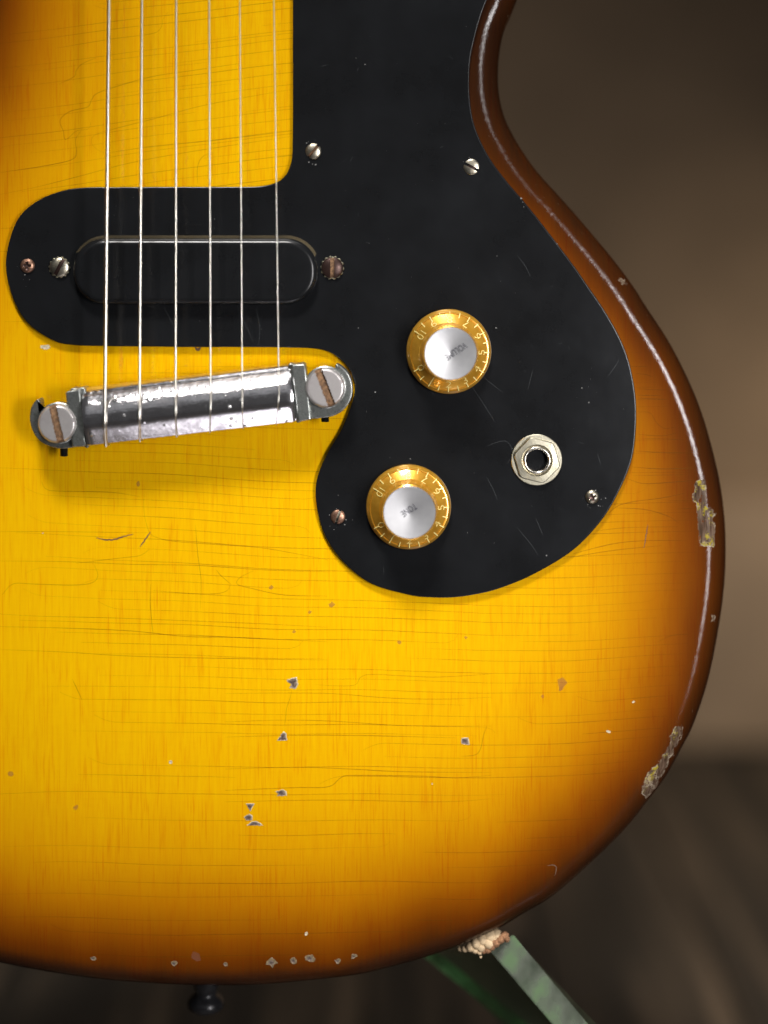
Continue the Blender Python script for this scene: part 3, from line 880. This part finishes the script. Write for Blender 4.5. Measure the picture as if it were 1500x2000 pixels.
lug([(595, 710), (580, 711), (563, 712), (567, 740), (577, 820), (597, 818.5), (622, 816.5), (648, 813), (668, 803), (682, 787), (688.5, 767), (687, 745), (678, 726), (665, 714), (656, 712), (654, 722), (652, 735), (635, 745), (612, 742), (598, 732)])
# end walls of the bar: raised wedge between bar and lug
def flange(sgn):
    P = []
    for u, v in [(202.5, 54.5), (231, 53), (230, -54), (204, -56)]:
        q = B(sgn * u, v, 60); P.append((q.x / S + X0, Y0 - (q.z - ZC) / S))
    out = []
    for i in range(4):
        p0, p1 = np.array(P[i]), np.array(P[(i + 1) % 4])
        for k in range(6): out.append(tuple(p0 + (p1 - p0) * (k / 6 + 0.02)))
    return plate('end_flange', out, BH0 + 2, 72, M_LUG, bridge, bevel=3, nb=3, sharp=45)
flange(-1); flange(1)
def stud(cx, cy, r, ang, mat):
    x, y = true_xy(cx, cy, 78)
    o = slotted('stud', x, y, r, 62, 17, ang, [mat, M_RUST], bridge, sw=0.19, depth=6, flat=True, ragged=0.9, nx=44)
    lathe('stud_collar', [(r * 1.0, 20), (r * 1.06, 58), (r * 1.06, 64), (r * 0.98, 66)], 48, x, y, M_LUG, bridge)
    return o
stud(110.7, 828, 37.5, rad(-77), M_STUD)['label'] = 'slotted stud beside the lowest string, rusty slot'
stud(635, 757.6, 38.5, rad(-68.6), M_STUD)['label'] = 'slotted stud beside the pickguard, rusty slot'
def set_screw(px, y0, y1, r):
    V = []; F = []; seg = 20
    ys = np.linspace(y0, y1, 25)
    rr = [r * (1 if k % 2 else 0.88) for k in range(24)] + [r * 0.8]
    for y, q in zip(ys, rr):
        for i in range(seg):
            a = 2 * math.pi * i / seg; V.append(W(*true_xy(px + q * math.cos(a), y, 36), 36 + q * math.sin(a)))
    for k in range(24):
        for i in range(seg):
            j = (i + 1) % seg; F.append((k * seg + i, k * seg + j, (k + 1) * seg + j, (k + 1) * seg + i))
    F.append(list(range(seg))); F.append([24 * seg + i for i in range(seg)])
    mk('set_screw', V, F, M_BLKSCREW, bridge, sharp=25)
set_screw(125, 862, 891, 8); set_screw(635, 806, 824, 8)

# --- strings
def tube(name, pts, r, mat, parent, seg=10):
    P = [Vector(p) for p in pts]; V = []; F = []
    for i, p in enumerate(P):
        t = (P[min(i + 1, len(P) - 1)] - P[max(i - 1, 0)]).normalized()
        a = t.cross(Vector((0, 1, 0)));
        if a.length < 1e-6: a = Vector((1, 0, 0))
        a.normalize(); b = t.cross(a).normalized()
        for k in range(seg):
            q = 2 * math.pi * k / seg; V.append(p + (a * math.cos(q) + b * math.sin(q)) * r)
    for i in range(len(P) - 1):
        for k in range(seg):
            j = (k + 1) % seg; F.append((i * seg + k, i * seg + j, (i + 1) * seg + j, (i + 1) * seg + k))
    F.append(list(range(seg))); F.append([(len(P) - 1) * seg + k for k in range(seg)])
    return mk(name, V, F, mat, parent, sharp=60)
SH = 95.0
tops = [(212, 205.5, 212, 871, 6.8), (276.5, 272.7, 277.5, 861, 5.1), (343.5, 342.8, 348.5, 851, 4.0), (408, 411, 413, 842, 3.0), (468, 472.5, 477, 834, 2.3), (534.6, 544, 541, 826, 2.0)]
for i, (xt, xm, xe, ye, dia) in enumerate(tops):
    r = dia / 2
    # along the strings at height SH, then over the crown of the bar and down its far side
    ax, ay = true_xy(xm, 715, SH); tx, ty = true_xy(xt, 0, SH)
    sl = (ax - tx) / (ay - ty)
    pts = []
    u_mid, cxm = None, None
    # point of first touch: v about 8
    def face_xy(v, x):   # y on the face for a given v at x
        u = ((x - BC[0]) + v * math.sin(BA)) / math.cos(BA)
        return BC[1] - (u * math.sin(BA) + v * math.cos(BA))
    vt = 6.0
    yt = face_xy(vt, ax + sl * 60); xt2 = ax + sl * (yt - ay)
    topx = tx + sl * (-600)
    for k in range(40):
        q = k / 39; yy = -600 + (yt + 600) * q
        pts.append(W(tx + sl * (yy - ty), yy, 86 + (BH1 + r - 86) * max(0, (yy + 600) / (yt + 600))))
    ex, ey = true_xy(xe, ye, 40)
    for k in range(1, 15):
        v = vt + (-BHW - r - vt) * k / 14
        xx = xt2 + (ex - xt2) * (k / 14) ** 1.3
        hh = bar_h(max(-BHW, v)) + r * (1 - 0.2 * k / 14)
        pts.append(W(xx, face_xy(v, xx), hh))
    pts.append(W(ex + 0.5, face_xy(-BHW - 1.5 - r * 0.9, ex), 42)); pts.append(W(ex, face_xy(-BHW + 6, ex), BH0 - 2))
    tube('string', pts, r * S, M_WOUND if i < 3 else M_PLAIN, guitar, 12)

# --- knobs
def text_mesh(txt, size, sx=1.0, extrude=0.0, thin=0.0):
    cu = bpy.data.curves.new('t', 'FONT'); cu.body = txt; cu.size = size; cu.align_x = 'CENTER'; cu.align_y = 'CENTER'
    cu.extrude = extrude; cu.resolution_u = 4; cu.offset = thin
    ob = bpy.data.objects.new('t', cu); COL.objects.link(ob)
    dg = bpy.context.evaluated_depsgraph_get(); me = bpy.data.meshes.new_from_object(ob.evaluated_get(dg))
    V = [(v.co.x * sx, v.co.y, v.co.z) for v in me.vertices]; F = [tuple(p.vertices) for p in me.polygons]
    bpy.data.objects.remove(ob); bpy.data.curves.remove(cu); bpy.data.meshes.remove(me)
    xs = [v[0] for v in V]; ys = [v[1] for v in V]; cx, cy = (min(xs) + max(xs)) / 2, (min(ys) + max(ys)) / 2
    return [(v[0] - cx, v[1] - cy, v[2]) for v in V], F

def place_text(name, txt, size, sx, cx, cy, h, right, up, normal, mat, parent, extrude=0.3, drape=None):
    V, F = text_mesh(txt, size, sx, extrude, -0.018 * size if txt.isdigit() else 0.0)
    o3 = Vector((cx, -cy, h))     # u frame: x right, y up, h out
    P = []
    for v in V:
        q = o3 + right * v[0] + up * v[1] + normal * v[2]
        if drape: q.z += drape(q.x, -q.y)
        P.append(W(q.x, -q.y, q.z))
    return mk(name, P, F, mat, parent, smooth=False)

def knob(px, py, word, start, rot, wsize, wx, tilt, label):
    cx, cy = true_xy(px, py, 20)
    prof = [(81.5, 12.5), (82.5, 15), (82.5, 22), (80.5, 27), (77.5, 29.5), (76.5, 32.0), (75, 32.4), (73.8, 31.2), (57.5, 42.0), (56, 43.5), (55.2, 46), (53.6, 90), (52.9, 92.5), (51.3, 93.6), (50.4, 92.8), (50.0, 87.5), (1, 87.5)]
    k = lathe('control_knob', prof, 96, cx, cy, M_AMBER, guitar, sharp=38, label=label)
    # skew the barrel very slightly, as on a worn shaft
    cap = lathe('knob_cap', [(49.6, 90.8), (49.6, 93.4)] + [(r, 88.4 + 5.6 * (r / 49)) for r in (49, 47, 44, 40, 35, 30, 25, 20, 15, 10, 5, 2, 0.2)], 96, cx, cy, M_CAP, k, cap=False, sharp=40)
    al = math.atan2(42.0 - 31.2, 73.8 - 57.5)
    def frame(a, r):
        rd = Vector((math.cos(a), math.sin(a), 0)); hh = Vector((0, 0, 1))
        up = -rd * math.cos(al) + hh * math.sin(al); nn = rd * math.sin(al) + hh * math.cos(al)
        return rd, up, up.cross(nn), nn, 31.2 + (73.8 - r) * math.tan(al)
    for d in range(11):
        a = rad(start + 30 * d); r = 62.6
        rd, up, rt, nn, h = frame(a, r)
        place_text('dial_number', str(d), 21.5, 1.22 if d < 10 else 1.0, cx + r * rd.x, cy - r * rd.y, h + 0.15, rt, up, nn, M_DIGIT, k)
    for d in range(21):
        a = rad(start + 15 * d); V = []
        for r, dr in ((67.5, 0), (78.0, 0)):
            for s in (-1, 1):
                for lift in (0.0, 0.5):
                    rd, up, rt, nn, h = frame(a, min(r, 73.8))
                    h = h if r < 73.8 else 32.3
                    q = Vector((cx + r * rd.x, -cy + r * rd.y, h)) + rt * s * 0.95 + Vector((0, 0, 1)) * (lift - 0.1)
                    V.append(W(q.x, -q.y, q.z))
        mk('tick_mark', V, [(0, 1, 3, 2), (4, 6, 7, 5), (1, 5, 7, 3), (0, 2, 6, 4), (0, 4, 5, 1), (2, 3, 7, 6)], M_DIGIT, k, smooth=False)
    a = rad(rot); rt = Vector((math.cos(a), math.sin(a), 0)); up = Vector((-math.sin(a), math.cos(a), 0))
    kx, ky = cx + wx[0], cy + wx[1]
    place_text('cap_lettering', word, wsize, 0.66, kx, ky, 88.75, rt, up, Vector((0, 0, 1)), M_PRINT, k, 0.15, lambda x, y: 5.6 * math.hypot(x - cx, y - cy) / 49)
    return k
knob(876.5, 686.5, 'VOLUME', 209, 214, 18, (10, -4), 0, 'gold dial knob marked VOLUME')
knob(798, 990, 'TONE', 211, 213.5, 18, (-1, -4), 0, 'gold dial knob marked TONE')

# --- output jack
jx, jy = true_xy(1048.5, 898.5, 16)
jack = lathe('output_jack', [(49.5, 10.4), (49.8, 13.5), (48.6, 14.8), (30, 15.0), (22, 15.0), (22, 4)], 72, jx, jy, M_JACK, guitar, sharp=40, label='nickel output jack with open socket')
hexo = []
for k in range(6):
    a0 = rad(14 + 60 * k); a1 = rad(14 + 60 * (k + 1))
    for q in np.linspace(0, 1, 8, endpoint=False):
        p = np.array([math.cos(a0), math.sin(a0)]) * (1 - q) + np.array([math.cos(a1), math.sin(a1)]) * q
        L = np.linalg.norm(p); p = p * min(47, 47) ; l2 = np.linalg.norm(p); p = p * min(1, 45.5 / l2)
        hexo.append((jx + p[0], jy + p[1]))
V = []; F = []; n = len(hexo); H = np.array(hexo); C = np.array([jx, jy])
rr = [(1.0, 14.9), (1.0, 19.5), (0.965, 21.5), (0.70, 22.0)]
for sc_, h in rr:
    for p in H:
        q = C + (p - C) * sc_
        if sc_ == 0.70:
            dvec = (p - C); q = C + dvec / np.linalg.norm(dvec) * 31
        V.append(W(q[0], q[1], h))
q = len(rr)
for p in H:
    dvec = (p - C); z = C + dvec / np.linalg.norm(dvec) * 30; V.append(W(z[0], z[1], 18.5))
for k in range(q):
    for i in range(n):
        j = (i + 1) % n; F.append((k * n + i, k * n + j, (k + 1) * n + j, (k + 1) * n + i))
mk('hex_nut', V, F, M_JACK, jack, sharp=30)
lathe('sleeve', [(29.4, 15.2), (29.4, 19), (28, 20), (26.5, 23.0), (25, 24.4), (22.5, 24.2), (20.8, 22), (20.5, 8)], 64, jx, jy, M_JACKIN, jack, cap=False, sharp=50)
lathe('socket_hole', [(20.6, 7.0), (0.1, 7.0)], 48, jx, jy, M_DARK, jack)

# --- strap button, turned, standing out of the lower edge
def strap_button(px, py, hmid):
    kx = lambda v: X0 + (v - X0) * (1 - hmid / D)
    ky = lambda v: Y0 + (v - Y0) * (1 - hmid / D)
    prof = [(25, 1908), (25, 1927), (23, 1931), (21, 1936), (22, 1941), (29, 1946), (35, 1952), (37, 1959), (35.5, 1966), (30, 1971), (20, 1974), (8, 1975), (0.3, 1975)]
    V = []; F = []; seg = 40
    for r, y in prof:
        for i in range(seg):
            a = 2 * math.pi * i / seg; V.append(W(kx(px) + r * math.cos(a), ky(y), hmid + r * math.sin(a)))
    for k in range(len(prof) - 1):
        for i in range(seg):
            j = (i + 1) % seg; F.append((k * seg + i, k * seg + j, (k + 1) * seg + j, (k + 1) * seg + i))
    return mk('strap_button', V, F, mat_simple('worn_black_metal', (0.02, 0.02, 0.022), 0.28, 0.3, 0.4), guitar, sharp=50)
strap_button(402, 0, -115)

# ------------------------------------------------------------------ clear stand
stand = empty('guitar_stand', W(1400, 2600, -150))
stand['label'] = 'clear acrylic stand arm with green edges and a crumbling pad under the guitar'
stand['category'] = 'guitar stand'
def mat_acrylic():
    t = NT('clear_acrylic'); tr = t.n('ShaderNodeBsdfTransparent'); mx = t.n('ShaderNodeMixShader')
    tr.inputs[0].default_value = (0.80, 0.88, 0.80, 1)
    t.set(Base_Color=(0.10, 0.13, 0.09, 1), Roughness=0.12)
    n = t.noise(t.coord((U, U, U)), 0.01, 3, 0.6); t.l(t.rng(n, 0.3, 0.7, 0.10, 0.22), mx.inputs[0])
    t.l(tr.outputs[0], mx.inputs[1]); t.l(t.b.outputs[0], mx.inputs[2]); t.l(mx.outputs[0], t.out.inputs[0])
    return t.m
def mat_edge(name, c0, c1, c2, clear=0.75):
    t = NT(name); n = t.noise(t.coord((U / 70, U / 60, U / 90)), 1, 3, 0.5)
    tr = t.n('ShaderNodeBsdfTransparent'); mx = t.n('ShaderNodeMixShader'); tr.inputs[0].default_value = (0.82, 0.92, 0.80, 1)
    t.col(t.ramp(n, [(0.35, c0), (0.52, c1), (0.66, c2)])); t.set(Roughness=0.22, Coat_Weight=0.8, Coat_Roughness=0.05)
    t.l(t.rng(n, 0.35, 0.65, 1 - clear, 1 - clear * 0.3), mx.inputs[0])
    t.l(tr.outputs[0], mx.inputs[1]); t.l(t.b.outputs[0], mx.inputs[2]); t.l(mx.outputs[0], t.out.inputs[0])
    return t.m
M_ACR = mat_acrylic()
M_EDGE = mat_edge('frosted_acrylic_edge', (0.12, 0.135, 0.11), (0.20, 0.22, 0.18), (0.17, 0.26, 0.14))
M_GEDGE = mat_edge('green_acrylic_edge', (0.06, 0.13, 0.055), (0.11, 0.26, 0.10), (0.16, 0.36, 0.15))

def slab(name, pts, mat, parent, bev=0.0):
    """pts: eight corners sighted as (x, y, h), near quad then far quad"""
    V = [W(*true_xy(a, b, h), h) for a, b, h in pts]
    bm = bmesh.new(); vs = [bm.verts.new(v) for v in V]
    for f in ((0, 1, 2, 3), (4, 7, 6, 5), (0, 4, 5, 1), (1, 5, 6, 2), (2, 6, 7, 3), (3, 7, 4, 0)): bm.faces.new([vs[i] for i in f])
    if bev: bmesh.ops.bevel(bm, geom=list(bm.edges), offset=bev * S, segments=2, affect='EDGES')
    bm.verts.index_update()
    o = mk(name, [v.co.copy() for v in bm.verts], [[v.index for v in f.verts] for f in bm.faces], mat, parent, sharp=40)
    bm.free(); return o
# front edge band runs from the cradle tip down to the floor
slab('front_edge', [(958, 1858, -30), (1003, 1826, -30), (1648, 2598, -30), (1588, 2598, -30), (955, 1856, -42), (1000, 1824, -42), (1644, 2596, -42), (1584, 2596, -42)], M_EDGE, stand, 2.0)
slab('side_panel', [(958, 1858, -44), (1000, 1828, -44), (1640, 2590, -44), (1588, 2590, -44), (846, 1872, -240), (870, 1856, -240), (1480, 2330, -240), (1450, 2345, -240)], M_ACR, stand)
slab('rear_edge', [(828, 1868, -246), (850, 1856, -246), (1440, 2330, -246), (1425, 2345, -246), (828, 1868, -262), (850, 1856, -262), (1440, 2330, -262), (1425, 2345, -262)], M_GEDGE, stand, 1.5)

def blobs(name, items, mat, parent, sub=2, jag=0.12):
    bm = bmesh.new()
    for x, y, h, r in items:
        xx, yy = true_xy(x, y, h)
        g = bmesh.ops.create_icosphere(bm, subdivisions=sub, radius=r * S)
        off = W(xx, yy, h)
        for v in g['verts']:
            v.co = v.co * random.uniform(1 - jag, 1 + jag) + off
    bm.verts.index_update()
    o = mk(name, [v.co.copy() for v in bm.verts], [[v.index for v in f.verts] for f in bm.faces], mat, parent, sharp=70)
    bm.free(); return o
M_FOAM = mat_simple('cream_foam', (0.62, 0.46, 0.28), 0.8, 0, 0.25, 0.12)
M_CORK = mat_simple('crumbling_cork', (0.30, 0.15, 0.075), 0.9, 0, 0.6, 0.3)
blobs('foam_pad', [(958, 1829, -36, 15), (944, 1835, -34, 13), (931, 1843, -33, 11.5), (919, 1850, -35, 9), (940, 1850, -30, 9), (955, 1842, -30, 12), (928, 1856, -31, 6.5), (970, 1827, -35, 12), (966, 1838, -31, 10), (937, 1861, -30, 4.5), (939, 1869, -30, 2.6), (908, 1853, -42, 6.5), (899, 1853, -50, 5)], M_FOAM, stand, 3, 0.035)
blobs('cork_pad', [(985, 1828, -30, 9), (977, 1834, -28, 9), (968, 1841, -27, 9), (960, 1848, -27, 8), (953, 1855, -28, 7), (990, 1834, -30, 6), (945, 1858, -29, 5)], M_CORK, stand, 3, 0.13)
